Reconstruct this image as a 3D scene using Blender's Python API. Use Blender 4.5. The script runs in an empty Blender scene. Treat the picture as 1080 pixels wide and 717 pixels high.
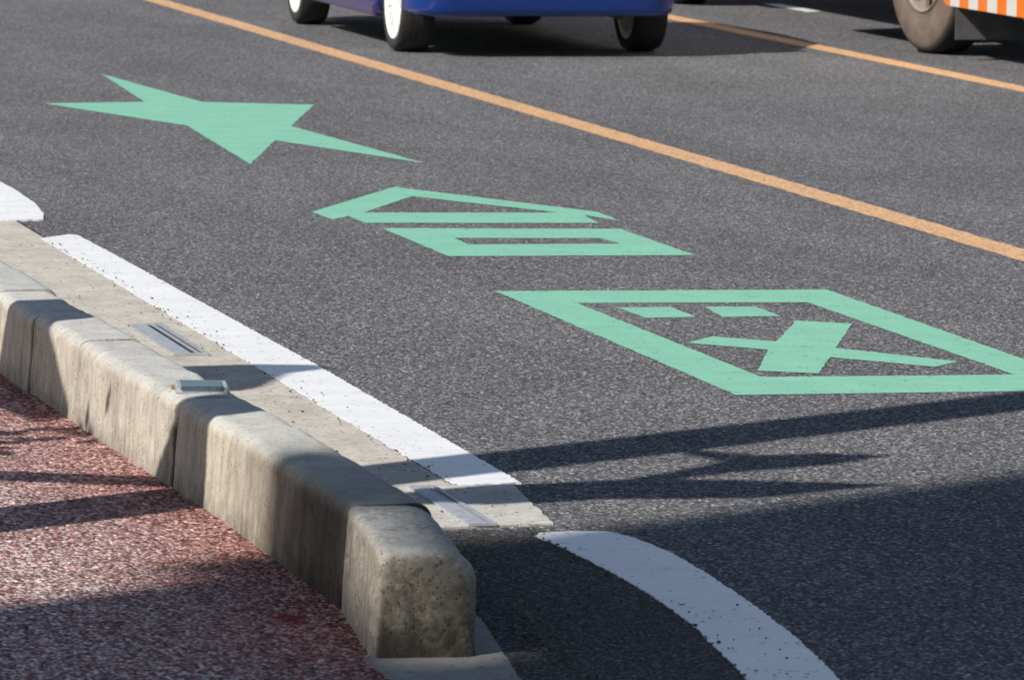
import bpy, bmesh, math, random
from mathutils import Vector, Matrix, noise
from mathutils.geometry import tessellate_polygon
random.seed(7)
PI = math.pi
C = bpy.context.scene.collection
SC = bpy.context.scene

# ------------------------------------------------------------------ camera
H = 1.85; YAW = math.radians(13.545); PITCH = math.radians(6.2865); ROLL = 0.012
R0 = Vector((math.cos(YAW), -math.sin(YAW), 0))
FH = Vector((math.sin(YAW), math.cos(YAW), 0))
FW = FH*math.cos(PITCH) + Vector((0, 0, -math.sin(PITCH)))
U0 = R0.cross(FW)
cr, sr = math.cos(ROLL), math.sin(ROLL)
CX = cr*R0 + sr*U0
CU = -sr*R0 + cr*U0
cam = bpy.data.cameras.new('camera'); co = bpy.data.objects.new('camera', cam); C.objects.link(co)
m = Matrix((CX, CU, -FW)).transposed().to_4x4(); m.translation = Vector((0, 0, H)); co.matrix_world = m
cam.sensor_width = 36; cam.lens = 195; cam.clip_start = 0.1; cam.clip_end = 3000
cam.dof.use_dof = True; cam.dof.focus_distance = 15.0; cam.dof.aperture_fstop = 16
SC.camera = co

# ------------------------------------------------------------------ light
AZ = math.radians(31.2); EL = math.radians(40)
TE = math.tan(EL)
sd = Vector((math.cos(AZ)*math.cos(EL), math.sin(AZ)*math.cos(EL), -math.sin(EL)))
sl = bpy.data.lights.new('sun', 'SUN'); sl.energy = 5.0; sl.angle = math.radians(0.53); sl.color = (1.0, .955, .89)
so = bpy.data.objects.new('sun', sl); C.objects.link(so); so.rotation_euler = sd.to_track_quat('-Z', 'Y').to_euler()
so.location = (-20, -10, 40)
w = bpy.data.worlds.new('World'); SC.world = w; w.use_nodes = True
nt = w.node_tree; bg = nt.nodes['Background']
sky = nt.nodes.new('ShaderNodeTexSky'); sky.sky_type = 'NISHITA'; sky.sun_disc = False
sky.sun_elevation = EL; sky.sun_rotation = math.atan2(-math.cos(AZ), -math.sin(AZ))
nt.links.new(sky.outputs[0], bg.inputs[0]); bg.inputs[1].default_value = 0.083
SC.view_settings.view_transform = 'Standard'; SC.view_settings.look = 'None'; SC.view_settings.exposure = 0

# ------------------------------------------------------------------ materials
class NT:
    def __init__(s, name):
        s.m = bpy.data.materials.new(name); s.m.use_nodes = True; s.t = s.m.node_tree
        s.b = s.t.nodes['Principled BSDF']
        s.geo = s.t.nodes.new('ShaderNodeNewGeometry'); s.tc = s.t.nodes.new('ShaderNodeTexCoord')
        s.pos = s.geo.outputs['Position']; s.objc = s.tc.outputs['Object']
    def L(s, a, b): s.t.links.new(a, b)
    def set(s, sock, v):
        if isinstance(v, (int, float)): sock.default_value = v
        elif isinstance(v, (tuple, list)): sock.default_value = (*v, 1) if len(v) == 3 and len(sock.default_value) == 4 else v
        else: s.L(v, sock)
    def map(s, vec, sc=(1, 1, 1), rot=(0, 0, 0)):
        n = s.t.nodes.new('ShaderNodeMapping'); s.L(vec, n.inputs[0]); n.inputs['Scale'].default_value = sc
        n.inputs['Rotation'].default_value = rot; return n.outputs[0]
    def noise(s, vec, scale, detail=4, rough=.55, col=False):
        n = s.t.nodes.new('ShaderNodeTexNoise'); s.L(vec, n.inputs['Vector']); n.inputs['Scale'].default_value = scale
        n.inputs['Detail'].default_value = detail; n.inputs['Roughness'].default_value = rough
        return n.outputs['Color' if col else 'Fac']
    def vor(s, vec, scale, feature='F1', rnd=1):
        n = s.t.nodes.new('ShaderNodeTexVoronoi'); n.feature = feature; s.L(vec, n.inputs['Vector'])
        n.inputs['Scale'].default_value = scale; n.inputs['Randomness'].default_value = rnd
        return n
    def ramp(s, fac, stops, interp='LINEAR'):
        n = s.t.nodes.new('ShaderNodeValToRGB'); n.color_ramp.interpolation = interp; cr_ = n.color_ramp
        while len(cr_.elements) < len(stops): cr_.elements.new(.5)
        for e, (p, c) in zip(cr_.elements, stops):
            e.position = p; e.color = (c, c, c, 1) if isinstance(c, (int, float)) else (*c, 1)
        s.L(fac, n.inputs[0]); return n.outputs[0]
    def mix(s, fac, a, b, mode='MIX'):
        n = s.t.nodes.new('ShaderNodeMix'); n.data_type = 'RGBA'; n.blend_type = mode
        s.set(n.inputs[0], fac); s.set(n.inputs[6], a); s.set(n.inputs[7], b); return n.outputs[2]
    def math(s, op, a, b=0.0, c=0.0, clamp=False):
        n = s.t.nodes.new('ShaderNodeMath'); n.operation = op; n.use_clamp = clamp
        s.set(n.inputs[0], a); s.set(n.inputs[1], b); s.set(n.inputs[2], c); return n.outputs[0]
    def sep(s, vec):
        n = s.t.nodes.new('ShaderNodeSeparateXYZ'); s.L(vec, n.inputs[0]); return n.outputs
    def sepc(s, col):
        n = s.t.nodes.new('ShaderNodeSeparateColor'); s.L(col, n.inputs[0]); return n.outputs
    def bump(s, h, dist, strength=1, prev=None):
        n = s.t.nodes.new('ShaderNodeBump'); s.L(h, n.inputs['Height']); n.inputs['Distance'].default_value = dist
        n.inputs['Strength'].default_value = strength
        if prev is not None: s.L(prev, n.inputs['Normal'])
        return n.outputs[0]
    def out(s, col, rough=.8, spec=.3, normal=None, metal=0, coat=0):
        s.set(s.b.inputs['Base Color'], col); s.set(s.b.inputs['Roughness'], rough)
        s.b.inputs['Specular IOR Level'].default_value = spec; s.set(s.b.inputs['Metallic'], metal)
        s.b.inputs['Coat Weight'].default_value = coat; s.b.inputs['Coat Roughness'].default_value = .03
        if normal is not None: s.L(normal, s.b.inputs['Normal'])
        return s.m

def stones(n, vec, scale):
    """fac per stone (random), height of a rounded stone, gap mask"""
    v = n.vor(vec, scale); r = n.sepc(v.outputs['Color'])
    return r, v.outputs['Distance']

def asphalt(name, dark, bright, tint, warm=.5, finer=1.0):
    n = NT(name)
    pw = n.mix(.0025, n.pos, n.noise(n.pos, 160, 1, col=True), 'ADD')
    r, d = stones(n, pw, 118*finer)
    r2, d2 = stones(n, n.map(pw, (1, .8, 1)), 118*finer)       # stretched stone layer; its brightest cells paint glints into the colour
    a = n.ramp(r[0], [(0, dark*.55), (.35, dark), (.72, dark*1.55), (.9, dark*2.6), (1, bright)])
    b = n.ramp(r2[1], [(0, dark*.5), (.5, dark*.9), (.8, dark*1.7), (.93, dark*2.6), (1, bright*.95)])
    c = n.mix(.5, a, b)
    gap = n.ramp(d, [(.35, 1.0), (.75, .35)])
    c = n.mix(1.0, c, gap, 'MULTIPLY')
    c = n.mix(1.0, c, tint, 'MULTIPLY')
    hue = n.ramp(r[2], [(0, (.93, .97, 1.08)), (.6, (1, 1, 1)), (1, (1.12, 1.0, .9))])
    c = n.mix(warm, c, n.mix(1.0, c, hue, 'MULTIPLY'))
    big = n.ramp(n.noise(n.map(n.pos, (1, .35, 1)), 1.6, 4), [(.3, .86), (.7, 1.12)])
    c = n.mix(1.0, c, big, 'MULTIPLY')
    h = n.math('MULTIPLY_ADD', d, -1.0, n.math('MULTIPLY', r[1], .55))
    h2 = n.math('MULTIPLY_ADD', d2, -1.0, n.math('MULTIPLY', r2[0], .9))
    nm = n.bump(h, .0035, .75)
    nm = n.bump(h2, .0035, .6, nm)
    return n.out(c, .9, .12, nm)

M = {}
M['asphalt'] = asphalt('asphalt', .158, 1.0, (.995, .985, 1.0))
M['asphalt_side'] = asphalt('asphalt_fine', .085, .45, (1.05, 1.0, .97), finer=1.25)

def permeable():
    n = NT('red_permeable_asphalt')
    pw = n.mix(.003, n.pos, n.noise(n.pos, 120, 1, col=True), 'ADD')
    r, d = stones(n, pw, 112)
    r2, d2 = stones(n, n.map(pw, (1, .45, 1), (0, 0, .3)), 78)
    fx = n.math('ADD', n.math('MULTIPLY', n.math('SUBTRACT', 2.33, n.sep(n.pos)[0]), 1.9),
                n.math('MULTIPLY', n.math('SUBTRACT', n.noise(n.pos, 2.3, 3), .5), 1.1))
    worn = n.ramp(fx, [(.0, 0), (1.0, 1)])
    red = n.ramp(r[0], [(0, (.14, .035, .03)), (.4, (.38, .12, .10)), (.75, (.62, .29, .24)), (1, (1, .75, .68))])
    pink = n.ramp(r[1], [(0, (.2, .065, .06)), (.3, (.46, .23, .215)), (.6, (.80, .56, .53)), (1, (1, .95, .92))])
    c = n.mix(n.math('MULTIPLY_ADD', worn, .80, .12), red, pink)
    c2 = n.ramp(r2[2], [(0, .5), (.5, .98), (1, 1.5)])
    c = n.mix(1.0, c, c2, 'MULTIPLY')
    gap = n.ramp(d, [(.3, 1.05), (.72, .32)])
    c = n.mix(1.0, c, gap, 'MULTIPLY')
    # spilled red resin next to the kerb
    px = n.sep(n.pos)
    q = n.math('ADD', n.math('POWER', n.math('MULTIPLY', n.math('SUBTRACT', px[0], 2.235), 17.0), 2.0),
               n.math('POWER', n.math('MULTIPLY', n.math('SUBTRACT', px[1], 11.2), 7.5), 2.0))
    q = n.math('ADD', q, n.math('MULTIPLY', n.noise(n.pos, 30, 2), 1.0))
    c = n.mix(n.ramp(q, [(.55, .85), (1.1, 0)]), c, (.22, .01, .02))
    h = n.math('MULTIPLY_ADD', d, -1.0, n.math('MULTIPLY', r[2], .6))
    h2 = n.math('MULTIPLY_ADD', d2, -1.0, n.math('MULTIPLY', r2[0], .9))
    nm = n.bump(h, .005, .9); nm = n.bump(h2, .005, .75, nm)
    return n.out(c, .88, .12, nm)
M['sidewalk'] = permeable()

def concrete(name, base, kind):
    n = NT(name)
    oi = n.t.nodes.new('ShaderNodeObjectInfo')
    P = n.pos; x, y, z = n.sep(P)
    big = n.noise(P, 5, 5, .6); mid = n.noise(P, 28, 4, .6); fine = n.noise(P, 320, 3, .7)
    c = n.ramp(big, [(.25, tuple(b*.80 for b in base)), (.55, base), (.8, tuple(b*1.12 for b in base))])
    c = n.mix(1.0, c, n.ramp(mid, [(.3, .86), (.7, 1.08)]), 'MULTIPLY')
    c = n.mix(1.0, c, n.ramp(fine, [(.28, .72), (.5, 1.0), (.75, 1.12)]), 'MULTIPLY')
    pits = n.vor(P, 130); pr = n.sepc(pits.outputs['Color'])
    pit = n.math('MULTIPLY', n.ramp(pr[0], [(.78, 0), (.82, 1)]), n.ramp(pits.outputs['Distance'], [(.22, 1), (.42, 0)]))
    hgt = n.math('ADD', n.math('MULTIPLY', mid, .6), n.math('MULTIPLY', fine, .25))
    if kind in ('kerb', 'end'):
        # rain streaks and grime on the standing faces
        N = n.sep(n.geo.outputs['Normal'])
        side = n.math('SUBTRACT', 1.0, n.math('ABSOLUTE', N[2]), clamp=True)
        st = n.noise(n.map(P, (17, 17, 2.6)), 1.0, 5, .65)
        st2 = n.noise(n.map(P, (60, 60, 9)), 1.0, 4, .7)
        s1 = n.ramp(st, [(.30, .64), (.5, .95), (.66, 1.06)])
        s2 = n.ramp(st2, [(.3, .88), (.55, 1.0), (.75, 1.12)])
        streak = n.mix(1.0, s1, s2, 'MULTIPLY')
        c = n.mix(side, c, n.mix(1.0, c, n.mix(1.0, streak, (.97, .90, .80), 'MULTIPLY'), 'MULTIPLY'))
        # top: greyer, with faint blotches
        c = n.mix(n.math('MULTIPLY', n.math('SUBTRACT', 1.0, side, clamp=True), .75), c, n.mix(1.0, c, (.97, 1.0, 1.03), 'MULTIPLY'))
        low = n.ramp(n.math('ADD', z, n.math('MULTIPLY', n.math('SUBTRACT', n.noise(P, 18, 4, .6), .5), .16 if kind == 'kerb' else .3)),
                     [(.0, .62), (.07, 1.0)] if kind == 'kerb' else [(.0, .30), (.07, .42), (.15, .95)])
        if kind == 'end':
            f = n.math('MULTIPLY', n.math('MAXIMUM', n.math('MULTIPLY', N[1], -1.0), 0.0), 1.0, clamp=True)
            c = n.mix(f, c, n.mix(1.0, c, low, 'MULTIPLY'))  # end face darker towards the bottom: dirt plus painted shade
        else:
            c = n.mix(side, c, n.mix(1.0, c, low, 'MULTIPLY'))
            # painted shade: near stretch darkened and browned to deepen its shadow
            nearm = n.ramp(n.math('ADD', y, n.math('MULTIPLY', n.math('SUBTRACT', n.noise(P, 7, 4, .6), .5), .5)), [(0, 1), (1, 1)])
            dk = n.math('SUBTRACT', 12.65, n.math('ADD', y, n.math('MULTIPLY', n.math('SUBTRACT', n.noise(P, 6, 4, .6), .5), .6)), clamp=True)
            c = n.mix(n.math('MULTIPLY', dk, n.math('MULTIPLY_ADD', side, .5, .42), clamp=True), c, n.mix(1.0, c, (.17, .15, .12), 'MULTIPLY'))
        # black mould where water sits, soft tone per block
        mo = n.ramp(n.noise(P, 11, 5, .72), [(.58, 0), (.72, 1)])
        c = n.mix(n.math('MULTIPLY', mo, .45), c, n.mix(1.0, c, (.42, .42, .43), 'MULTIPLY'))
        oy = n.math('ADD', n.sep(n.objc)[1], n.math('MULTIPLY', n.math('SUBTRACT', n.noise(P, 30, 3), .5), .008))
        c = n.mix(1.0, c, n.ramp(oy, [(.003, .3 if name.endswith('split') else .62), (.009, 1.0)]), 'MULTIPLY')
        c = n.mix(1.0, c, n.ramp(oi.outputs['Random'], [(0, (.90, .90, .91)), (1, (1.05, 1.04, 1.0))]), 'MULTIPLY')
    if kind == 'end':
        ex = n.vor(P, 95); er = n.sepc(ex.outputs['Color'])
        exm = n.ramp(n.noise(P, 9, 4, .6), [(.38, 0), (.55, 1)])
        ec = n.ramp(er[1], [(0, .45), (.4, .9), (.85, 1.1), (1, 1.45)])
        c = n.mix(n.math('MULTIPLY', exm, .75), c, n.mix(1.0, c, ec, 'MULTIPLY'))
        hgt = n.math('ADD', hgt, n.math('MULTIPLY', n.math('MULTIPLY', ex.outputs['Distance'], -1.0), n.math('MULTIPLY', exm, .4)))
    if kind == 'gutter':
        spk = n.vor(P, 60); sp = n.sepc(spk.outputs['Color'])
        s_ = n.math('MULTIPLY', n.ramp(sp[0], [(.93, 0), (.95, 1)]), n.ramp(spk.outputs['Distance'], [(.25, 1), (.4, 0)]))
        c = n.mix(s_, c, (.08, .07, .06))
        dirt = n.ramp(n.noise(n.map(P, (3, .8, 1)), 3, 5, .65), [(.45, 0), (.75, .6)])
        c = n.mix(dirt, c, n.mix(1.0, c, (.72, .69, .64), 'MULTIPLY'))
    c = n.mix(n.math('MULTIPLY', pit, .75), c, n.mix(1.0, c, (.3, .29, .28), 'MULTIPLY'))
    hgt = n.math('SUBTRACT', hgt, n.math('MULTIPLY', pit, .5))
    return n.out(c, .92, .12, n.bump(hgt, .0035, .6))
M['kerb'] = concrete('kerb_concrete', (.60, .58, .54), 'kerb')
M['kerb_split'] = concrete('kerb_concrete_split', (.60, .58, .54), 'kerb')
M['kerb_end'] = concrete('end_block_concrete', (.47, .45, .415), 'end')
M['footing'] = concrete('footing_concrete', (.36, .35, .33), 'gutter')
M['gutter'] = concrete('gutter_concrete', (.60, .56, .49), 'gutter')
M['gutter_new'] = concrete('gutter_concrete_pale', (.60, .575, .53), 'gutter')

def paint(name, col, wear, speck=.02, rough=.55, spec=.4):
    n = NT(name)
    P = n.pos
    c = n.mix(1.0, col, n.ramp(n.noise(P, 6, 4), [(.3, .93), (.7, 1.04)]), 'MULTIPLY')
    # long faint roller ridges and grains pressed through
    c = n.mix(1.0, c, n.ramp(n.noise(n.map(P, (1.5, 26, 1)), 1.0, 3), [(.35, .955), (.65, 1.02)]), 'MULTIPLY')
    pw = n.mix(.0025, P, n.noise(P, 160, 1, col=True), 'ADD')
    v = n.vor(pw, 105); r = n.sepc(v.outputs['Color'])
    g = n.math('ADD', r[0], n.math('MULTIPLY', n.math('SUBTRACT', n.noise(P, 9, 4, .6), .5), .5))
    hole = n.ramp(g, [(1-wear-.02, 0), (1-wear+.02, 1)])
    hole = n.math('MULTIPLY', hole, n.ramp(v.outputs['Distance'], [(.3, 1), (.6, .25)]))
    dk = n.ramp(r[1], [(0, .035), (.7, .1), (1, .35)])
    c = n.mix(hole, c, dk)
    sv = n.vor(P, 38); s2 = n.sepc(sv.outputs['Color'])
    s_ = n.math('MULTIPLY', n.ramp(s2[0], [(1-speck, 0), (1-speck+.004, 1)]), n.ramp(sv.outputs['Distance'], [(.16, 1), (.28, 0)]))
    c = n.mix(s_, c, (.06, .055, .05))
    h = n.math('SUBTRACT', n.math('MULTIPLY', v.outputs['Distance'], -.5), n.math('MULTIPLY', hole, .8))
    return n.out(c, rough, spec, n.bump(h, .0025, .45 if spec < .7 else .2))
M['white_paint'] = paint('white_road_paint', (.98, .975, .96), .002, .010, .38, .8)
M['green_paint'] = paint('green_road_paint', (.25, .58, .41), .02, .008)
M['orange_paint'] = paint('orange_road_paint', (.84, .49, .23), .38, .01)

def plain(name, col, rough=.5, spec=.5, metal=0, coat=0, nz=.12, scale=8, bump=0, bscale=60):
    n = NT(name); P = n.objc
    c = n.mix(1.0, col, n.ramp(n.noise(P, scale, 4, .6), [(.3, 1-nz), (.7, 1+nz*.6)]), 'MULTIPLY')
    nm = n.bump(n.noise(P, bscale, 3), bump, .6) if bump else None
    return n.out(c, rough, spec, nm, metal, coat)
M['blue'] = plain('blue_car_paint', (.002, .034, .23), .3, .5, .1, .8, .04)
M['blue_sill'] = plain('purple_blue_sill', (.07, .05, .17), .35, .5, .1, .6)
M['black_plastic'] = plain('black_plastic', (.015, .015, .016), .6, .4)
M['under'] = plain('underbody_black', (.01, .01, .01), .9, .2)
M['glass'] = plain('tinted_car_glass', (.02, .025, .03), .05, .6, 0, 0, .02)
M['white_rim'] = plain('white_wheel_paint', (.95, .95, .95), .35, .5, 0, .3, .04)
M['red_lens'] = plain('red_lamp_lens', (.35, .01, .01), .15, .6)
M['amber_lens'] = plain('amber_lamp_lens', (.6, .2, .02), .15, .6)
M['clear_lens'] = plain('clear_lamp_lens', (.6, .62, .65), .1, .6)
M['steel'] = plain('galvanised_steel', (.52, .54, .57), .5, .5, .35, 0, .25, 40)
M['dark_steel'] = plain('dull_steel', (.06, .057, .053), .5, .5, .6, 0, .25, 20)
M['plate_glass'] = plain('reflector_glass', (.10, .15, .19), .25, .6, .2, 0, .35, 90)
M['truck_white'] = plain('truck_white_paint', (.72, .72, .70), .35, .5, 0, .5, .05)
M['truck_orange'] = plain('truck_orange_paint', (.85, .20, .012), .4, .5, 0, .4, .05)
M['dust_rim'] = plain('dusty_truck_rim', (.33, .27, .22), .6, .4, .2, 0, .25, 14)
M['rubber_flap'] = plain('grey_rubber_flap', (.085, .085, .088), .75, .4, 0, 0, .3, 10)
M['pole'] = plain('pole_concrete', (.42, .41, .39), .85, .3, 0, 0, .15, 5, .003)
M['facade'] = plain('facade_render', (.45, .42, .38), .85, .3, 0, 0, .12, .6, .004, 20)
M['sign_blue'] = plain('sign_blue_enamel', (.02, .10, .42), .4, .5)
M['bark'] = plain('bark', (.14, .10, .075), .9, .2, 0, 0, .4, 20, .01)
M['joint'] = plain('dark_joint', (.03, .028, .026), .95, .1)

def tyre(name, wall, tread):
    n = NT(name); P = n.objc; x, y, z = n.sep(P)
    r = n.math('SQRT', n.math('ADD', n.math('POWER', y, 2.0), n.math('POWER', z, 2.0)))
    return n, P, x, r
def tyre_mat(name, wall, tread, rad, wd):
    n, P, x, r = tyre(name, wall, tread)
    out_ = n.ramp(n.math('ABSOLUTE', n.math('DIVIDE', x, wd)), [(.36, 0), (.47, 1)])
    rr = n.math('DIVIDE', r, rad)
    edge = n.ramp(rr, [(.90, 1), (.985, 0)])
    c = n.mix(n.math('MULTIPLY', out_, edge), tread, wall)
    dust = n.noise(P, 7, 4, .6)
    c = n.mix(1.0, c, n.ramp(dust, [(.3, .75), (.7, 1.2)]), 'MULTIPLY')
    groove = n.math('ABSOLUTE', n.math('SINE', n.math('MULTIPLY', x, 2*PI/(wd*.36))))
    g = n.math('MULTIPLY', n.ramp(groove, [(.0, 1), (.25, 0)]), n.math('SUBTRACT', 1.0, out_))
    c = n.mix(n.math('MULTIPLY', g, .75), c, (.006, .006, .006))
    ang = n.math('ARCTAN2', z := n.sep(P)[2], n.sep(P)[1])
    blk = n.math('SINE', n.math('MULTIPLY', ang, 90.0))
    hh = n.math('SUBTRACT', n.math('MULTIPLY', n.ramp(blk, [(0, 0), (.3, 1)]), n.math('SUBTRACT', 1.0, out_)), g)
    ring = n.math('SINE', n.math('MULTIPLY', rr, 110.0))
    hh = n.math('ADD', hh, n.math('MULTIPLY', n.math('MULTIPLY', ring, out_), .12))
    return n.out(c, .78, .3, n.bump(hh, .004, .7))
M['car_tyre'] = tyre_mat('car_tyre_rubber', (.035, .033, .032), (.035, .033, .032), .29, .2)
M['truck_tyre'] = tyre_mat('dusty_truck_tyre', (.17, .130, .105), (.018, .017, .017), .5, .27)

# ------------------------------------------------------------------ helpers
def obj(name, bm, mat, parent=None, smooth=False, loc=None):
    me = bpy.data.meshes.new(name)
    bmesh.ops.recalc_face_normals(bm, faces=bm.faces[:])
    bm.to_mesh(me); bm.free()
    for mm in (mat if isinstance(mat, (list, tuple)) else [mat]): me.materials.append(mm)
    if smooth:
        for p in me.polygons: p.use_smooth = True
    o = bpy.data.objects.new(name, me); C.objects.link(o)
    if loc: o.location = loc
    if parent: o.parent = parent
    return o
def tag(o, label=None, cat=None, group=None, kind=None):
    if label: o['label'] = label
    if cat: o['category'] = cat
    if group: o['group'] = group
    if kind: o['kind'] = kind
    return o
def thing(name, label, cat, loc=(0, 0, 0), rotz=0, group=None):
    o = bpy.data.objects.new(name, None); C.objects.link(o); o.location = loc; o.rotation_euler = (0, 0, rotz)
    o.empty_display_size = .2
    return tag(o, label, cat, group)
def box(bm, a, b, bevel=0, mi=0, seg=2):
    g = bmesh.ops.create_cube(bm, size=1)['verts']
    for v in g:
        v.co = Vector(((a[0]+b[0])/2+v.co.x*(b[0]-a[0]), (a[1]+b[1])/2+v.co.y*(b[1]-a[1]), (a[2]+b[2])/2+v.co.z*(b[2]-a[2])))
    fs = {f for v in g for f in v.link_faces}
    for f in fs: f.material_index = mi
    if bevel:
        es = list({e for v in g for e in v.link_edges})
        bmesh.ops.bevel(bm, geom=es, offset=bevel, segments=seg, affect='EDGES')
    return bm
def tube(bm, pts, rads, seg=16, cap=True):
    rings = []
    for i, p in enumerate(pts):
        p = Vector(p)
        d = (Vector(pts[min(i+1, len(pts)-1)])-Vector(pts[max(i-1, 0)])).normalized()
        a = d.orthogonal().normalized() if i == 0 else (rings_a - d*rings_a.dot(d)).normalized()
        rings_a = a; b = d.cross(a)
        rings.append([bm.verts.new(p+(a*math.cos(2*PI*k/seg)+b*math.sin(2*PI*k/seg))*rads[i]) for k in range(seg)])
    for r, q in zip(rings, rings[1:]):
        for k in range(seg): bm.faces.new((r[k], r[(k+1) % seg], q[(k+1) % seg], q[k]))
    if cap: bm.faces.new(rings[0][::-1]); bm.faces.new(rings[-1])
    return bm
def lathe_x(bm, prof, seg=64, mi=0):
    """profile of (x, radius) turned about the x axis"""
    rings = [[bm.verts.new((x, r*math.cos(2*PI*k/seg), r*math.sin(2*PI*k/seg))) for k in range(seg)] for x, r in prof]
    for r, q in zip(rings, rings[1:]):
        for k in range(seg):
            f = bm.faces.new((r[k], r[(k+1) % seg], q[(k+1) % seg], q[k])); f.material_index = mi
    return bm
def prism(bm, pts, a, b, axis=0, mi=0):
    """polygon pts extruded from a to b along axis (0=x: pts are (y,z); 1=y: (x,z); 2=z: (x,y))"""
    def P(p, t): return Vector((t, p[0], p[1])) if axis == 0 else Vector((p[0], t, p[1])) if axis == 1 else Vector((p[0], p[1], t))
    v0 = [bm.verts.new(P(p, a)) for p in pts]; v1 = [bm.verts.new(P(p, b)) for p in pts]
    fs = [bm.faces.new(v0[::-1]), bm.faces.new(v1)]
    for i in range(len(pts)): fs.append(bm.faces.new((v0[i], v0[(i+1) % len(pts)], v1[(i+1) % len(pts)], v1[i])))
    for f in fs: f.material_index = mi
    return bm

def rough_loop(pts, step, jit, keep=.0):
    out = []
    n = len(pts)
    for i in range(n):
        a = Vector(pts[i]); b = Vector(pts[(i+1) % n]); d = b-a; L = d.length
        k = max(1, int(L/step)); nn = Vector((-d.y, d.x))/max(L, 1e-6)
        for j in range(k):
            t = j/k; p = a+d*t
            if j: p = p+nn*(noise.noise(Vector((p.x*70, p.y*45, 3)))*jit*1.5+random.uniform(-jit, jit)*.6)
            out.append(p)
    return out
def sheet(name, loops, z, mat, step=.03, jit=.003, thick=.0, parent=None):
    bm = bmesh.new()
    rl = [rough_loop(l, step, jit) for l in loops]
    tri = tessellate_polygon([[Vector((p.x, p.y, 0)) for p in l] for l in rl])
    flat = [p for l in rl for p in l]
    vs = [bm.verts.new((p.x, p.y, z)) for p in flat]
    for t in tri:
        try: bm.faces.new([vs[i] for i in t])
        except ValueError: pass
    if thick:
        k = 0
        lo = [bm.verts.new((p.x, p.y, z-thick)) for p in flat]
        for l in rl:
            m_ = len(l)
            for i in range(m_): bm.faces.new((vs[k+i], vs[k+(i+1) % m_], lo[k+(i+1) % m_], lo[k+i]))
            k += m_
    o = obj(name, bm, mat, parent)
    return o
def grid(name, x0, x1, y0, y1, z, mat):
    bm = bmesh.new(); vs = [bm.verts.new(p) for p in ((x0, y0, z), (x1, y0, z), (x1, y1, z), (x0, y1, z))]
    bm.faces.new(vs); return tag(obj(name, bm, mat), kind='structure')
def uw(u, w_, z=0):
    """sun-aligned ground coordinates -> world"""
    return Vector((-u*math.sin(AZ)+w_*math.cos(AZ), u*math.cos(AZ)+w_*math.sin(AZ), z))

# ------------------------------------------------------------------ ground, road, gutter
M['ground'] = plain('far_ground', (.14, .135, .13), .9, .2, 0, 0, .15, .3)
bm = bmesh.new(); R_ = 1400
vs = [bm.verts.new(p) for p in ((-R_, -R_, -.008), (R_, -R_, -.008), (R_, R_, -.008), (-R_, R_, -.008))]; bm.faces.new(vs)
tag(obj('ground', bm, M['ground']), kind='structure')
grid('road', 2.28, 16.5, -30, 160, 0, M['asphalt'])
grid('sidewalk', -3.5, 2.279, -30, 10.45, .004, M['sidewalk'])
sheet_side = sheet('sidewalk', [[(-3.5, 10.45), (2.284, 10.45), (2.284, 10.7), (2.40, 10.72), (2.40, 17), (2.34, 19), (2.34, 60), (-3.5, 60)]], .0042, M['sidewalk'], 5, 0)
tag(sheet_side, kind='structure')
sheet_ = sheet('side_road', [[(2.50, 7.5), (3.06, 7.5), (3.06, 12.40), (2.9, 12.41), (2.70, 12.40), (2.50, 12.43)]], .002, M['asphalt_side'], .03, .006)
tag(sheet_, kind='structure')
# gutter slabs
ys = [13.155, 15.0, 16.9, 18.72, 20.6, 22.5, 24.4]
for a, b in zip(ys, ys[1:]):
    o = sheet('gutter', [[(2.46, a+.004), (3.022, a+.004), (3.022, b-.004), (2.46, b-.004)]], .004, M['gutter'], .04, .0015, .006)
    tag(o, kind='structure')
o = sheet('gutter', [[(2.5, 12.42), (3.108, 12.465), (3.172, 13.14), (2.5, 13.145)]], .0050, M['gutter_new'], .03, .004, .005)
tag(o, kind='structure')
# crumbled black joint between gutter and asphalt
o = sheet('asphalt_joint', [[(3.016, 13.17), (3.032, 13.17), (3.030, 24), (3.014, 24)]], .0036, M['joint'], .016, .0075)
tag(o, kind='structure')
# footing under the end of the kerb
o = sheet('kerb_footing', [[(2.275, 8.5), (2.525, 8.5), (2.53, 10.42), (2.555, 10.60), (2.58, 10.80), (2.622, 11.13), (2.60, 11.5), (2.58, 12.4), (2.50, 12.4), (2.44, 11.4), (2.42, 10.69), (2.275, 10.685)]], .007, M['footing'], .03, .002, .007)
tag(o, kind='structure')

# painted lines
L1 = [(3.026, 13.165), (3.20, 13.165), (3.203, 15.7), (3.185, 17.6), (3.17, 19.2), (3.160, 19.86), (3.135, 19.9), (3.008, 19.76)]
tag(sheet('white_edge_line', [L1], .0048, M['white_paint'], .013, .0038, .0046), kind='structure')
L2 = [(3.02, 12.285), (3.04, 12.10), (3.058, 11.7), (3.060, 11.40), (3.043, 11.0), (2.992, 10.5), (2.955, 10.2), (2.82, 9.6), (2.6, 9.0), (2.3, 8.5), (2.42, 8.36), (2.74, 8.85), (2.98, 9.5), (3.12, 10.1), (3.165, 10.4), (3.215, 10.85), (3.243, 11.26), (3.262, 11.7), (3.262, 12.0), (3.24, 12.22), (3.205, 12.33), (3.12, 12.35), (3.04, 12.33)]
tag(sheet('white_edge_line', [L2], .0040, M['white_paint'], .013, .0035, .004), kind='structure')
L3 = [(2.93, 20.46), (3.13, 20.50), (3.17, 20.75), (3.205, 21.2), (3.22, 21.8), (3.215, 22.6), (3.20, 24.5), (3.0, 24.5), (2.98, 22)]
tag(sheet('white_edge_line', [L3], .006, M['white_paint'], .02, .004, .006), kind='structure')
tag(sheet('orange_lane_line', [[(6.325, 5), (6.475, 5), (6.475, 90), (6.325, 90)]], .0016, M['orange_paint'], .06, .006), kind='structure')
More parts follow.
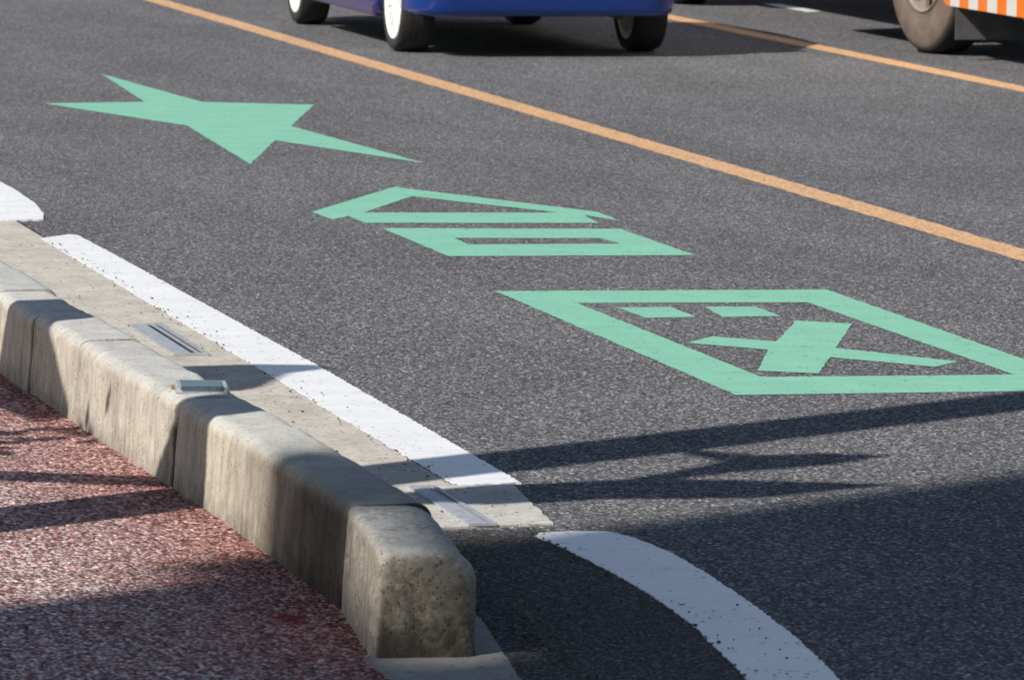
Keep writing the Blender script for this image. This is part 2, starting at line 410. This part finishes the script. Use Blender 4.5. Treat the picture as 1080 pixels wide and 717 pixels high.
tag(sheet('orange_lane_line', [[(9.33, 5), (9.485, 5), (9.485, 90), (9.33, 90)]], .0016, M['orange_paint'], .06, .006), kind='structure')
tag(sheet('white_lane_dash', [[(10.5, 35.35), (10.62, 35.4), (10.62, 36.4), (10.5, 36.4)]], .004, M['white_paint'], .06, .003), kind='structure')

# green characters; ground points measured on the road
def G(px, py):
    x = px-540.; y = py-358.5
    x, y = cr*x+sr*y, -sr*x+cr*y
    d = R0*x + U0*(-y) + FW*5850.0
    t = -H/d.z
    return (d.x*t, d.y*t)
def GP(l): return [G(*p) for p in l]
ZG = .0016
o = sheet('green_star_marking', [GP([(107, 78.5), (152.5, 108), (46, 109.5), (197, 133), (264, 173.5), (290, 148.5), (448, 172.5), (307, 133.5), (331, 111), (213, 108)])], ZG, M['green_paint'], .03, .004)
tag(o, 'pointed light green painted stroke mark, farthest of the green characters on the lane', 'road marking', 'green characters painted on the lane')
t = thing('green_character_marking', 'middle green painted character, a slanted hook stroke above a narrow flat rectangle', 'road marking', (0, 0, 0), 0, 'green characters painted on the lane')
sheet('hook_stroke', [GP([(328.8, 224), (415.7, 197.6), (629.6, 223.8), (655, 233.5), (615.6, 227.2), (631.4, 235.6), (385, 235.6), (367.5, 228.2), (351, 232)]),
                      GP([(383.3, 224.7), (434.3, 207.4), (589, 224.7)])], ZG, M['green_paint'], .03, .003, 0, t)
sheet('box_stroke', [GP([(402.7, 241), (654, 241.8), (733.5, 269.5), (473, 270.7)]),
                     GP([(479, 251.4), (633, 251.8), (654.3, 257.4), (494.2, 258.2)])], ZG, M['green_paint'], .03, .003, 0, t)
t = thing('green_character_marking', 'nearest and largest green painted character, a square frame holding a cross and two short bars', 'road marking', (0, 0, 0), 0, 'green characters painted on the lane')
sheet('frame_stroke', [GP([(522.3, 307.4), (872, 305.8), (1172, 411.8), (776.5, 417)]),
                       GP([(608.5, 320), (851.9, 319.3), (1069.8, 395.4), (803, 397.9)])], ZG, M['green_paint'], .03, .003, 0, t)
sheet('bar_stroke', [GP([(650.2, 324.6), (707.2, 324.1), (734.5, 334.7), (680.7, 335.6)])], ZG, M['green_paint'], .03, .003, 0, t)
sheet('bar_stroke', [GP([(743, 323.7), (796.9, 323.7), (824.2, 333.9), (762.2, 334.7)])], ZG, M['green_paint'], .03, .003, 0, t)
sheet('cross_stroke', [GP([(839.6, 338.4), (898.7, 341.7), (881.5, 367.3), (1010.7, 381.6), (986.3, 387.3), (875.5, 377.0), (863.3, 394.2), (798.9, 391.4), (810, 369), (723.5, 362), (752, 355.1), (819, 360.5)])], ZG, M['green_paint'], .03, .003, 0, t)

# ------------------------------------------------------------------ kerb blocks
def kerb_mesh(L, wb, wt, h, rl, rr, re0, re1, res=.018, amp=.0012, seed=0):
    """block along y from 0 to L; x=0 is the sidewalk face; re0/re1 = rounding of the two ends"""
    def prof(e):
        pts = []
        bat = .012
        x0 = e*(.45 if re0 > .03 else 1); x1 = wt-e; xb = wb-e; top = h-e
        n = max(4, int(h/res))
        for i in range(n): pts.append((x0*1.0+bat*(i/n), i/n*(top-rl)))
        for i in range(7):
            a = PI-i/6*PI/2; pts.append((x0+bat+rl+rl*math.cos(a), top-rl+rl*math.sin(a)))
        n2 = max(3, int((wt-rr-rl)/res))
        for i in range(1, n2): pts.append((x0+bat+rl+(x1-rr-x0-bat-rl)*i/n2, top))
        for i in range(8):
            a = PI/2-i/7*PI/2; pts.append((x1-rr+rr*math.cos(a), top-rr+rr*math.sin(a)))
        for i in range(1, n+1): pts.append((x1+(xb-x1)*i/n, (top-rr)*(1-i/n)))
        return pts
    st = []
    def ends(r, rev):
        k = 6 if r > .015 else 3
        o_ = []
        for i in range(k+1):
            a = i/k*PI/2; o_.append((r-r*math.sin(a) if False else r*(1-math.cos(PI/2-a)) , r*(1-math.sin(a)) ))
        return o_
    for i in range(7):
        a = i/6*PI/2; st.append((re0*(1-math.cos(a)), re0*(1-math.sin(a))))
    n = max(3, int((L-re0-re1)/res))
    for i in range(1, n): st.append((re0+(L-re0-re1)*i/n, 0))
    for i in range(7):
        a = PI/2-i/6*PI/2; st.append((L-re1*(1-math.cos(a)), re1*(1-math.sin(a))))
    bm = bmesh.new(); rings = []
    for y, e in st:
        ring = []
        for x, z in prof(e):
            p = Vector((x+seed*3.1, y+seed*7.7, z))
            k = noise.noise(p*9)*amp*2.2+noise.noise(p*40)*amp
            q = noise.noise(p*9+Vector((9, 9, 9)))*amp*2
            zz = z+(q if z > .02 else 0)
            ring.append(bm.verts.new((x+k, y+noise.noise(p*22+Vector((5, 1, 2)))*amp, max(zz, 0))))
        rings.append(ring)
    for r, q in zip(rings, rings[1:]):
        for k in range(len(r)-1): bm.faces.new((r[k], r[k+1], q[k+1], q[k]))
    # end caps: rings shrinking to the middle of the block
    for ring in (rings[0], rings[-1]):
        cx = wt/2; cur = ring
        for s_ in (.9, .75, .5, .2):
            nx = []
            for v in ring:
                p = Vector((cx+(v.co.x-cx)*s_, v.co.y, v.co.z*s_ if True else v.co.z))
                p.y += noise.noise(Vector((p.x+seed, p.y, p.z))*30)*amp*1.3
                nx.append(bm.verts.new(p))
            for k in range(len(cur)-1): bm.faces.new((cur[k], cur[k+1], nx[k+1], nx[k]))
            cur = nx
        bm.faces.new(cur)
    return bm
GRP = 'precast kerb blocks between the red sidewalk and the road'
# joints: (y, x of the sidewalk face)
J = [(11.306, 2.360), (12.60, 2.352), (13.215, 2.333), (14.52, 2.295), (15.17, 2.275), (15.82, 2.262), (16.47, 2.258), (17.12, 2.258), (17.77, 2.262), (18.42, 2.266), (19.07, 2.27), (19.72, 2.27), (20.37, 2.27)]
labs = ['long kerb block with its near half dark and shaded, directly behind the rounded end block',
        'short sunlit kerb block just before the wide cracked joint with the metal plate on it',
        'long pale kerb block on the far side of the wide cracked joint',
        'kerb block with the near corner rounded, partly under the square patch of shadow',
        'kerb block under the far edge of the square patch of shadow at the left']
for i, ((y0, x0), (y1, x1)) in enumerate(zip(J, J[1:])):
    gap0 = .009 if abs(y0-13.215) < .01 else .001
    gap1 = .008 if abs(y1-13.215) < .01 else .001
    jx = [0, .001, -.002, .003, -.002, .004, -.003][i % 7]
    jz = [.004, .0, -.001, .001, -.003, .002, -.001][i % 7]
    L = math.hypot(x1-x0, y1-y0)-gap0-gap1
    bm = kerb_mesh(L, .215, .197, .222+jz, .034, .04, (.004, .004, .012, .014, .006)[min(i, 4)], (.004, .010, .026, .006, .005)[min(i, 4)], res=.018 if i < 6 else .05, amp=.0017, seed=i+1)
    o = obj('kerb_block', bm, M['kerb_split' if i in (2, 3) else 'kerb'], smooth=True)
    o.location = (x0+jx, y0+gap0, 0); o.rotation_euler.z = math.atan2(-(x1-x0), y1-y0)
    tag(o, labs[i] if i < len(labs) else 'far kerb block near the top left of the kerb row, outside the square shadow', 'kerb block', GRP)
bm = kerb_mesh(.624, .216, .212, .226, .022, .080, .038, .004, res=.009, amp=.0017, seed=31)
o = obj('kerb_end_block', bm, M['kerb_end'], smooth=True)
o.location = (2.292, 10.675, .0); o.rotation_euler.z = math.atan2(-(2.357-2.292), .612)
tag(o, 'rounded concrete end block of the kerb, nearest the camera, dirty at the bottom', 'kerb block', GRP)
# crack: broken mortar in the joint
bm = bmesh.new()
pts = [(-.02, 0), (.18, 0), (.18, .19), (.02, .19)]
prism(bm, [(2.36, .0), (2.51, .0), (2.51, .195), (2.37, .195)], 13.210, 13.222, 1)
tag(obj('kerb_joint_mortar', bm, M['joint']), 'dark open joint with a crack between two kerb blocks by the metal plate', 'joint')

# metal marker plate on top of the kerb
t = thing('metal_marker_plate', 'small grey metal plate with glass face fixed on top of the kerb joint', 'marker plate', (2.437, 13.375, .222), math.radians(-8))
bm = box(bmesh.new(), (-.066, -.075, -.004), (.066, .075, .015), .005); obj('base_plate', bm, M['steel'], t)
bm = box(bmesh.new(), (-.055, -.0775, .004), (.052, .062, .0175), .003); obj('glass_face', bm, M['plate_glass'], t)
bm = box(bmesh.new(), (-.074, .0, -.002), (-.066, .05, .008), .002); obj('rust_clip', bm, plain('rust', (.35, .2, .1), .8), t)

# drain gratings
def drain(cx, y0, y1, wd, label):
    t = thing('drain_grate', label, 'drain', (cx, y0, .0052), math.radians(0), 'steel drain grates in the gutter')
    L = y1-y0
    bm = bmesh.new()
    box(bm, (-wd/2, 0, .0), (-wd/2+.012, L, .006)); box(bm, (wd/2-.012, 0, 0), (wd/2, L, .006))
    box(bm, (-wd/2+.012, 0, 0), (wd/2-.012, .012, .006)); box(bm, (-wd/2+.012, L-.012, 0), (wd/2-.012, L, .006))
    obj('frame', bm, M['steel'], t)
    bm = bmesh.new(); box(bm, (-wd/2+.012, .012, .0), (wd/2-.012, L-.012, .0015)); obj('slot_floor', bm, M['dark_steel'], t)
    bm = bmesh.new(); box(bm, (-wd/2+.012, .012, .0016), (-wd/2+.012+wd*.38, L-.012, .0062)); obj('cover_plate', bm, M['steel'], t)
    bm = bmesh.new(); box(bm, (wd/2-.012-wd*.20, .012, .0016), (wd/2-.012-wd*.12, L-.012, .0055)); obj('slot_bar', bm, M['steel'], t)
    return t
drain(2.885, 16.00, 16.82, .105, 'long narrow steel drain grate in the gutter farther up the kerb')
drain(2.935, 12.45, 13.11, .068, 'narrow steel drain grate in the pale gutter slab beside the kerb end')

# ------------------------------------------------------------------ loose grit
def grit(name, n, area, mat, smin, smax, z, label):
    bm = bmesh.new()
    for i in range(n):
        x = random.uniform(area[0], area[1]); y = random.uniform(area[2], area[3])
        if len(area) > 4 and random.random() < .5: x = area[4]+random.gauss(0, .03)
        s_ = random.uniform(smin, smax)*random.choice((.6, .8, 1))
        g = bmesh.ops.create_icosphere(bm, subdivisions=1, radius=s_)['verts']
        a = random.uniform(0, 6)
        for v in g:
            k = 1+noise.noise(v.co*300+Vector((i, 0, 0)))*.6
            q = Vector((v.co.x*k*1.2, v.co.y*k, v.co.z*k*.7))
            v.co = Vector((x+q.x*math.cos(a)-q.y*math.sin(a), y+q.x*math.sin(a)+q.y*math.cos(a), z+s_*.35+q.z))
    tag(obj(name, bm, mat), label, 'gravel', None, 'stuff')
M['grit'] = plain('grit_dark', (.10, .095, .09), .9, .2, 0, 0, .5, 60)
M['grit_pale'] = plain('grit_pale', (.33, .31, .28), .9, .2, 0, 0, .5, 60)
grit('loose_grit', 420, (2.62, 3.05, 10.2, 12.4, 2.66), M['grit'], .002, .005, .005, 'loose dark asphalt crumbs scattered beside the kerb end')
grit('loose_gravel', 130, (2.56, 3.04, 10.4, 12.42, 2.64), M['grit_pale'], .0018, .0042, .005, 'small pale pebbles scattered on the asphalt beside the kerb end')
grit('line_grit', 22, (3.0, 3.2, 10.3, 11.3, 3.09), M['grit'], .0018, .004, .010, 'black crumbs lying on the near white line')
grit('line_grit', 120, (2.98, 3.04, 12.6, 19.5, 3.02), M['grit'], .0018, .0045, .009, 'black crumbs along the joint between gutter and white line')
grit('gutter_grit', 90, (2.6, 3.0, 12.6, 20.3), M['grit'], .0015, .0045, .007, 'dark crumbs scattered along the concrete gutter')

# ------------------------------------------------------------------ vehicles
def wheel(parent, x, y, R, wd, rim_r, side, tyre_mat_, rim_mat, spokes, yaw=0, dish=.02):
    """side=-1: outer face looks to -x"""
    t = bpy.data.objects.new('wheel', None); C.objects.link(t); t.parent = parent; t.location = (x, y, R); t.rotation_euler = (0, 0, yaw)
    s_ = side; h = wd/2; sw = R-rim_r
    prof = [(-h*.86, rim_r), (-h*.98, rim_r+sw*.25), (-h, rim_r+sw*.5), (-h*.95, rim_r+sw*.78), (-h*.84, R-.012*R/.3), (-h*.66, R-.002), (-h*.3, R), (h*.3, R), (h*.66, R-.002), (h*.84, R-.012*R/.3), (h*.95, rim_r+sw*.78), (h, rim_r+sw*.5), (h*.98, rim_r+sw*.25), (h*.86, rim_r)]
    obj('tyre', lathe_x(bmesh.new(), prof, 96), tyre_mat_, t, True)
    bm = bmesh.new()
    o_ = s_*h
    lathe_x(bm, [(o_*.9, rim_r+.002), (o_*.96, rim_r-.004), (o_*.9, rim_r-.018), (o_*.45, rim_r-.03), (-o_*.8, rim_r-.03), (-o_*.9, rim_r)], 64)
    lathe_x(bm, [(o_*(1-dish/h)*.85, .0001), (o_*(1-dish/h)*.85, .055*R/.29), (o_*(1-dish/h)*.6, .07*R/.29), (o_*.1, .07*R/.29)], 32)
    for k in range(spokes):
        a = 2*PI*k/spokes
        g = bmesh.ops.create_cube(bm, size=1)['verts']
        wdt = rim_r*PI*2/spokes*.42
        for v in g:
            r_ = .04 if v.co.z < 0 else rim_r-.01
            tt = (v.co.y)*(wdt if v.co.z < 0 else wdt*.85)
            xx = o_*(.80 if v.co.z < 0 else .88)-s_*(v.co.x+.5)*.022
            v.co = Vector((xx, tt*math.cos(a)-r_*math.sin(a), tt*math.sin(a)+r_*math.cos(a)))
    obj('rim', bm, rim_mat, t)
    bm = bmesh.new(); lathe_x(bm, [(o_*.56, .0001), (o_*.6, rim_r*.93)], 48); obj('brake_disc', bm, M['dark_steel'] if dish > .025 else M['white_rim'], t)  # trucks: dark brake disc; cars: white disc added to brighten the rim
    return t

def car_body(parent, W, L, sections, arches, Rarch, sill, mats):
    """sections: y -> (belt z, roof z, roof half width, body half width). y=0 rear"""
    bm = bmesh.new()
    N = 120; rings = []
    def interp(y):
        for (a, va), (b, vb) in zip(sections, sections[1:]):
            if a <= y <= b:
                t_ = (y-a)/(b-a); t_ = t_*t_*(3-2*t_); return [p+(q-p)*t_ for p, q in zip(va, vb)]
        return sections[-1][1]
    for i in range(N+1):
        y = L*i/N
        belt, roof, rw, hw, zb = interp(y)
        low = zb
        inner = zb
        for ay in arches:
            d = abs(y-ay)
            if d < Rarch: low = max(low, .29+math.sqrt(Rarch**2-d*d))
        belt_ = max(belt, low+.03)
        half = [(hw*.80, zb, 1), (hw*.96, low, 0), (hw, low+.06 if low+.08 < belt_ else low+.01, 0), (hw*1.0, (low+belt_)/2+.02, 0), (hw*.985, belt_, 0)]
        if roof > belt+.05: half += [(rw+(hw*.97-rw)*.15, roof-.08, 2), (rw*.9, roof-.015, 0), (rw*.5, roof, 0), (0, roof+.01, 0)]
        else: half += [(hw*.93, belt_+.02, 0), (hw*.8, belt_+.03, 0), (hw*.5, belt_+.04, 0), (0, belt_+.045, 0)]
        pts = [(0, zb)]+[(p[0], p[1]) for p in half]
        full = [(-x, z) for x, z in pts[::-1]]+pts[1:]
        rings.append([bm.verts.new((x, y, z)) for x, z in full])
    nn = len(rings[0])
    for i, (r, q) in enumerate(zip(rings, rings[1:])):
        y = L*(i+.5)/N; belt, roof, rw, hw, zb = interp(y)
        for k in range(nn-1):
            f = bm.faces.new((r[k], r[k+1], q[k+1], q[k]))
            j = min(k, nn-2-k)       # 0 = roof centre .. outward
            if roof > belt+.05 and j == 3 and .35 < y < L-1.05: f.material_index = 1
            if k in (8, 9) or False: pass
            zs = [v.co.z for v in f.verts]
            if max(zs) < zb+.005: f.material_index = 2
    for ring in (rings[0], rings[-1]):
        try: bm.faces.new(ring)
        except ValueError: pass
    return obj('body', bm, mats, parent, True)

# blue hatchback (rear towards the camera)
car = thing('hatchback_car', 'blue hatchback car with white spoked wheels driving away in the middle lane', 'car', (7.52, 30.42, 0), 0)
sec = [(0.0, (.62, .64, .60, .66, .262)), (.07, (.80, .84, .62, .735, .25)), (.22, (.93, 1.28, .56, .765, .235)), (.55, (.93, 1.46, .58, .775, .262)), (1.1, (.92, 1.49, .59, .78, .225)), (1.6, (.92, 1.50, .60, .78, .20)), (2.7, (.90, 1.46, .58, .78, .20)), (3.35, (.90, .99, .60, .775, .22)), (4.02, (.82, .83, .6, .75, .24)), (4.22, (.62, .63, .55, .66, .27))]
car_body(car, 1.56, 4.22, sec, (.68, 3.58), .345, .2, [M['blue'], M['glass'], M['under']])
# rear bumper skin with rounded lower lip
bm = bmesh.new()
N = 40; prev = None
for i in range(N+1):
    t_ = -1+2*i/N
    x = .775*math.copysign(abs(math.sin(t_*PI/2))**.8, t_); 
    y = .0+.34*(abs(t_)**5)-.03
    pr = [(y+.05, .235), (y+.015, .245), (y, .275), (y-.012, .36), (y-.02, .48), (y+.0, .56), (y+.05, .6)]
    ring = [bm.verts.new((x, p[0], p[1]+.028*max(0, abs(t_)-.6)/.4)) for p in pr]
    if prev:
        for k in range(len(ring)-1): bm.faces.new((prev[k], prev[k+1], ring[k+1], ring[k]))
    prev = ring
obj('rear_bumper', bm, M['blue'], car, True)
bm = bmesh.new(); box(bm, (-.60, .04, .243), (.60, .20, .26), .005); obj('rear_valance', bm, M['black_plastic'], car)
for s_ in (-1, 1):
    bm = box(bmesh.new(), (min(s_*.70, s_*.785), 1.08, .185), (max(s_*.70, s_*.785), 3.2, .262), .012); obj('side_sill', bm, M['blue_sill'], car)
    bm = box(bmesh.new(), (min(s_*.56, s_*.735), .0, .72), (max(s_*.56, s_*.735), .16, .98), .02); obj('tail_light', bm, M['red_lens'], car)
    bm = box(bmesh.new(), (min(s_*.8, s_*.93), 2.75, .93), (max(s_*.8, s_*.93), 2.87, 1.07), .03); obj('door_mirror', bm, M['blue'], car)
bm = box(bmesh.new(), (-.48, .075, .99), (.48, .16, 1.30), .02); obj('rear_window', bm, M['glass'], car)
bm = box(bmesh.new(), (-.165, -.062, .62), (.165, -.048, .785), .004); obj('number_plate', bm, M['white_rim'], car)
bm = tube(bmesh.new(), [(.42, .02, .245), (.42, .3, .25)], [.028, .028], 16); obj('exhaust', bm, M['dark_steel'], car, True)
bm = box(bmesh.new(), (-.5, .35, .262), (.5, .82, .36), .02); box(bm, (-.35, .821, .225), (.35, 3.85, .30), .02); obj('underbody', bm, M['under'], car)
bm = bmesh.new()
bm.free()
for yy in (.68, 3.58): obj('wheel_housing', box(bmesh.new(), (-.62, yy-.33, .32), (.62, yy+.33, .62), .02), M['under'], car)
for x_, s_ in ((-.66, -1), (.715, 1)):
    wheel(car, x_, .68, .29, .20, .218, s_, M['car_tyre'], M['white_rim'], 15)
    wheel(car, x_, 3.58, .29, .19, .218, s_, M['car_tyre'], M['white_rim'], 15)

# works truck
tr = thing('works_truck', 'works truck with orange and white striped skirt and dusty tyre at the right edge', 'truck', (9.82, 28.2, 0), 0)
W = 2.25
bm = bmesh.new()
prism(bm, [(0, .62), (2.02, .62), (2.05, .9), (2.2, 1.12), (2.6, 1.22), (3.05, 1.12), (3.2, .9), (3.22, .80), (7.2, .80), (7.2, 2.7), (0, 2.7)], .02, W-.02, 0)
bmesh.ops.bevel(bm, geom=[e for e in bm.edges if e.calc_length() > 1.5], offset=.03, segments=2, affect='EDGES')
obj('box_body', bm, M['truck_white'], tr)
bm = bmesh.new(); box(bm, (.0, 7.3, .5), (W, 9.1, 2.45), .08); obj('cab', bm, M['truck_orange'], tr)
bm = bmesh.new(); box(bm, (-.01, 7.7, 1.5), (W+.01, 8.9, 2.15), .03); box(bm, (.15, 9.0, 1.5), (W-.15, 9.11, 2.2), .02); obj('cab_window', bm, M['glass'], tr)
bm = bmesh.new(); box(bm, (.25, .1, .55), (W-.25, 8.9, .82), .02); obj('chassis', bm, M['under'], tr)
bm = bmesh.new(); box(bm, (.35, 2.2, .35), (W-.35, 3.0, .6), .05); obj('axle', bm, M['under'], tr)
bm = bmesh.new(); box(bm, (.02, 3.45, .27), (.5, 4.9, .78), .04); obj('tool_box', bm, M['dark_steel'], tr)
# striped skirt: a strip whose front corner is rounded, slanted stripes as separate colour faces
bm = bmesh.new()
sw_ = .168; y_end = 2.15; zb_, zt_ = .308, .60
y = 0.0; k = 0
NS = int(y_end/sw_)+1
def zlow(yy): 
    d = y_end-yy
    return zb_ + (0 if d > .12 else .12-math.sqrt(max(0, .0144-(.12-d)**2)))
cuts = [y_end-sw_*i for i in range(NS) if y_end-sw_*i > 0]+[0.0]
cuts = sorted(cuts)
for i, (a, b) in enumerate(zip(cuts, cuts[1:])):
    idx = (len(cuts)-2-i) % 2
    sub = 8 if b > y_end-.01 else 1
    for j in range(sub):
        p, q = a+(b-a)*j/sub, a+(b-a)*(j+1)/sub
        prism(bm, [(p, zlow(p)), (q, zlow(q)), (q, zt_), (p, zt_)], -.004, .03, 0, 0 if idx == 0 else 1)
bmesh.ops.remove_doubles(bm, verts=bm.verts[:], dist=.0005)
obj('striped_skirt', bm, [M['truck_orange'], M['truck_white']], tr)
bm = bmesh.new()
n_ = 13
for i in range(n_): box(bm, (W*i/n_+.002, -.03, .308), (W*(i+1)/n_-.002, 0.0, .6), 0, i % 2)
obj('striped_bumper', bm, [M['truck_orange'], M['truck_white']], tr)
for s_ in (0.18, W-.18):
    bm = box(bmesh.new(), (s_-.13, -.04, .68), (s_+.13, .0, .82), .01); obj('tail_light', bm, M['red_lens'], tr)
bm = box(bmesh.new(), (.0, 1.88, .12), (.46, 1.895, .62), .002); obj('mud_flap', bm, M['rubber_flap'], tr)
bm = box(bmesh.new(), (W-.46, 1.88, .12), (W, 1.895, .62), .002); obj('mud_flap', bm, M['rubber_flap'], tr)
YR = 2.62
wheel(tr, .15, YR, .5, .27, .262, -1, M['truck_tyre'], M['dust_rim'], 8, math.radians(7), .03)
wheel(tr, W-.15, YR, .5, .27, .262, 1, M['truck_tyre'], M['dust_rim'], 8)
wheel(tr, .17, 8.3, .5, .27, .262, -1, M['truck_tyre'], M['dust_rim'], 8)
wheel(tr, W-.17, 8.3, .5, .27, .262, 1, M['truck_tyre'], M['dust_rim'], 8)

# ------------------------------------------------------------------ pole, tree and added shadow shapes left of the picture (cast the long shadows)
def up(u, v, w_): return uw(u, w_, v-w_*TE)
pl = thing('utility_pole', 'grey concrete utility pole on the sidewalk', 'pole', tuple(uw(9.93, 6.5)))
base = uw(9.93, 6.5)
def rel(p): return tuple(p-base)
bm = tube(bmesh.new(), [(0, 0, 0), (0, 0, 9)], [.165, .135], 28); obj('shaft', bm, M['pole'], pl, True)
bm = tube(bmesh.new(), [rel(up(10.0, 7.56, 6.5)), rel(up(10.3, 7.40, 6.5)), rel(up(10.75, 7.12, 6.5)), rel(up(12.5, 6.0, 6.5))], [.062, .065, .066, .06], 14)
obj('stay', bm, M['dark_steel'], pl, True)
# unseen panel on a post, added and outlined to cast the square shadow
sb = thing('street_sign', 'blue cut-out street sign on a grey post', 'sign', tuple(uw(11.95, 7.2)))
b2 = uw(11.95, 7.2)
poly = [(11.33, 7.9), (12.25, 8.25), (12.2, 8.5), (12.03, 8.8), (11.92, 9.0), (11.78, 9.12), (11.70, 9.1), (11.68, 8.95), (11.48, 8.70), (11.46, 8.62), (11.62, 8.55), (11.6, 8.35), (11.3, 8.02)]
bm = bmesh.new()
f0 = [bm.verts.new(up(u, v, 7.2)-b2) for u, v in poly]; f1 = [bm.verts.new(up(u, v, 7.2)-b2+uw(0, .02)) for u, v in poly]
bm.faces.new(f0[::-1]); bm.faces.new(f1)
for i in range(len(poly)): bm.faces.new((f0[i], f0[(i+1) % len(poly)], f1[(i+1) % len(poly)], f1[i]))
obj('sign_panel', bm, M['sign_blue'], sb)
bm = tube(bmesh.new(), [(0, 0, 0), (0, 0, 2.3)], [.03, .03], 16); obj('post', bm, M['steel'], sb, True)

# flat shape added on the pole, outlined to cast the pointed road shadows
M['leaf'] = plain('leaf_green', (.05, .09, .03), .6, .4, 0, 0, .3, 20)
M['cloth'] = plain('banner_cloth', (.5, .5, .48), .8, .2, 0, 0, .1, 5)
def flat(bm, pts, wp, origin):
    vs_ = [bm.verts.new(up(u, v, wp)-origin) for u, v in pts]; vs2 = [bm.verts.new(up(u, v, wp)-origin+uw(0, .006)) for u, v in pts]
    bm.faces.new(vs_[::-1]); bm.faces.new(vs2)
    for i in range(len(pts)): bm.faces.new((vs_[i], vs_[(i+1) % len(pts)], vs2[(i+1) % len(pts)], vs2[i]))
bm = bmesh.new()
flat(bm, [(9.66, 7.72), (9.62, 7.98), (9.53, 8.19), (9.50, 8.22), (9.55, 8.50), (9.58, 8.60), (9.80, 8.64), (9.80, 8.70), (9.60, 8.74), (9.545, 8.86), (9.385, 8.97), (9.355, 8.74), (9.42, 8.5), (9.42, 8.33), (9.28, 8.44), (9.01, 8.62), (9.06, 8.25), (9.19, 8.09), (9.29, 8.0), (9.36, 7.76), (9.5, 7.62)], 6.0, base)
obj('banner', bm, M['cloth'], pl)
# young street tree
WT = 7.0
tb = uw(11.5, WT)
tt_ = thing('street_tree', 'thin young street tree with sparse leaves on the sidewalk', 'tree', tuple(tb))
def ru(u, v, dw=0): return Vector(up(u, v, WT+dw))-tb
bm = bmesh.new()
tube(bm, [(0, 0, 0), tuple(ru(11.4, 6.8)), tuple(ru(11.2, 7.3)), tuple(ru(11.0, 7.62))], [.03, .025, .015, .01], 10)
obj('trunk', bm, M['bark'], tt_, True)
bm = bmesh.new()
def leaf(u, v, L, a, wd):
    d = (math.cos(a), math.sin(a)); n_ = (-d[1], d[0])
    flat(bm, [(u, v), (u+d[0]*L*.4+n_[0]*wd, v+d[1]*L*.4+n_[1]*wd), (u+d[0]*L, v+d[1]*L), (u+d[0]*L*.4-n_[0]*wd, v+d[1]*L*.4-n_[1]*wd)], WT+random.uniform(-.1, .1), tb)
for k in range(34):
    leaf(random.uniform(10.85, 11.35), random.uniform(7.5, 7.88), random.uniform(.07, .14), random.uniform(-3, 3), .026)
obj('crown', bm, M['leaf'], tt_)

# office building up-sun, behind the photographer's left shoulder
bd = thing('office_building', 'tall pale office building behind the sidewalk', 'building', (0, 0, 0))
def ubox(bm, u0, u1, w0, w1, z0, z1):
    vs_ = []
    for z in (z0, z1):
        for u, w_ in ((u0, w0), (u1, w0), (u1, w1), (u0, w1)): vs_.append(bm.verts.new(uw(u, w_, z)))
    for f in ((3, 2, 1, 0), (4, 5, 6, 7), (0, 1, 5, 4), (1, 2, 6, 5), (2, 3, 7, 6), (3, 0, 4, 7)): bm.faces.new([vs_[i] for i in f])
WB = -8.0; off = -WB*TE
bm = bmesh.new()
ubox(bm, -9, 7.45, -20, WB, 0, 24)
obj('wall', bm, M['facade'], bd)
bm = bmesh.new()
def upoly(bm, pts, w0, w1):
    a_ = [bm.verts.new(uw(u, w0, v+off)) for u, v in pts]; b_ = [bm.verts.new(uw(u, w1, v+off)) for u, v in pts]
    bm.faces.new(a_[::-1]); bm.faces.new(b_)
    for i in range(len(pts)): bm.faces.new((a_[i], a_[(i+1) % len(pts)], b_[(i+1) % len(pts)], b_[i]))
upoly(bm, [(7.452, -off), (8.96, -off), (8.96, 6.33), (7.452, 6.33)], WB-.25, WB)
upoly(bm, [(7.452, 6.331), (7.80, 6.331), (7.80, 6.68), (8.32, 7.03), (8.96, 7.03), (8.96, 17), (7.452, 17)], WB-.25, WB)
upoly(bm, [(7.87, 6.331), (8.96, 6.331), (8.96, 7.029), (8.54, 7.029), (8.38, 6.69), (7.87, 6.36)], WB-.25, WB)
obj('stair_wall', bm, M['facade'], bd)  # thin wall added at the building edge, slot shaped to light the end block
bm = bmesh.new(); ubox(bm, 8.962, 9.15, WB-.4, WB, 6.97+off, 7.36+off); obj('balcony', bm, M['facade'], bd)  # box added to shade the top of the kerb
for fl in range(6):
    for k in range(5):
        bm = bmesh.new(); ubox(bm, -8+k*3.0, -6+k*3.0, WB-.02, WB+.02, 1.5+fl*3.6, 3.4+fl*3.6); obj('window', bm, M['glass'], bd)
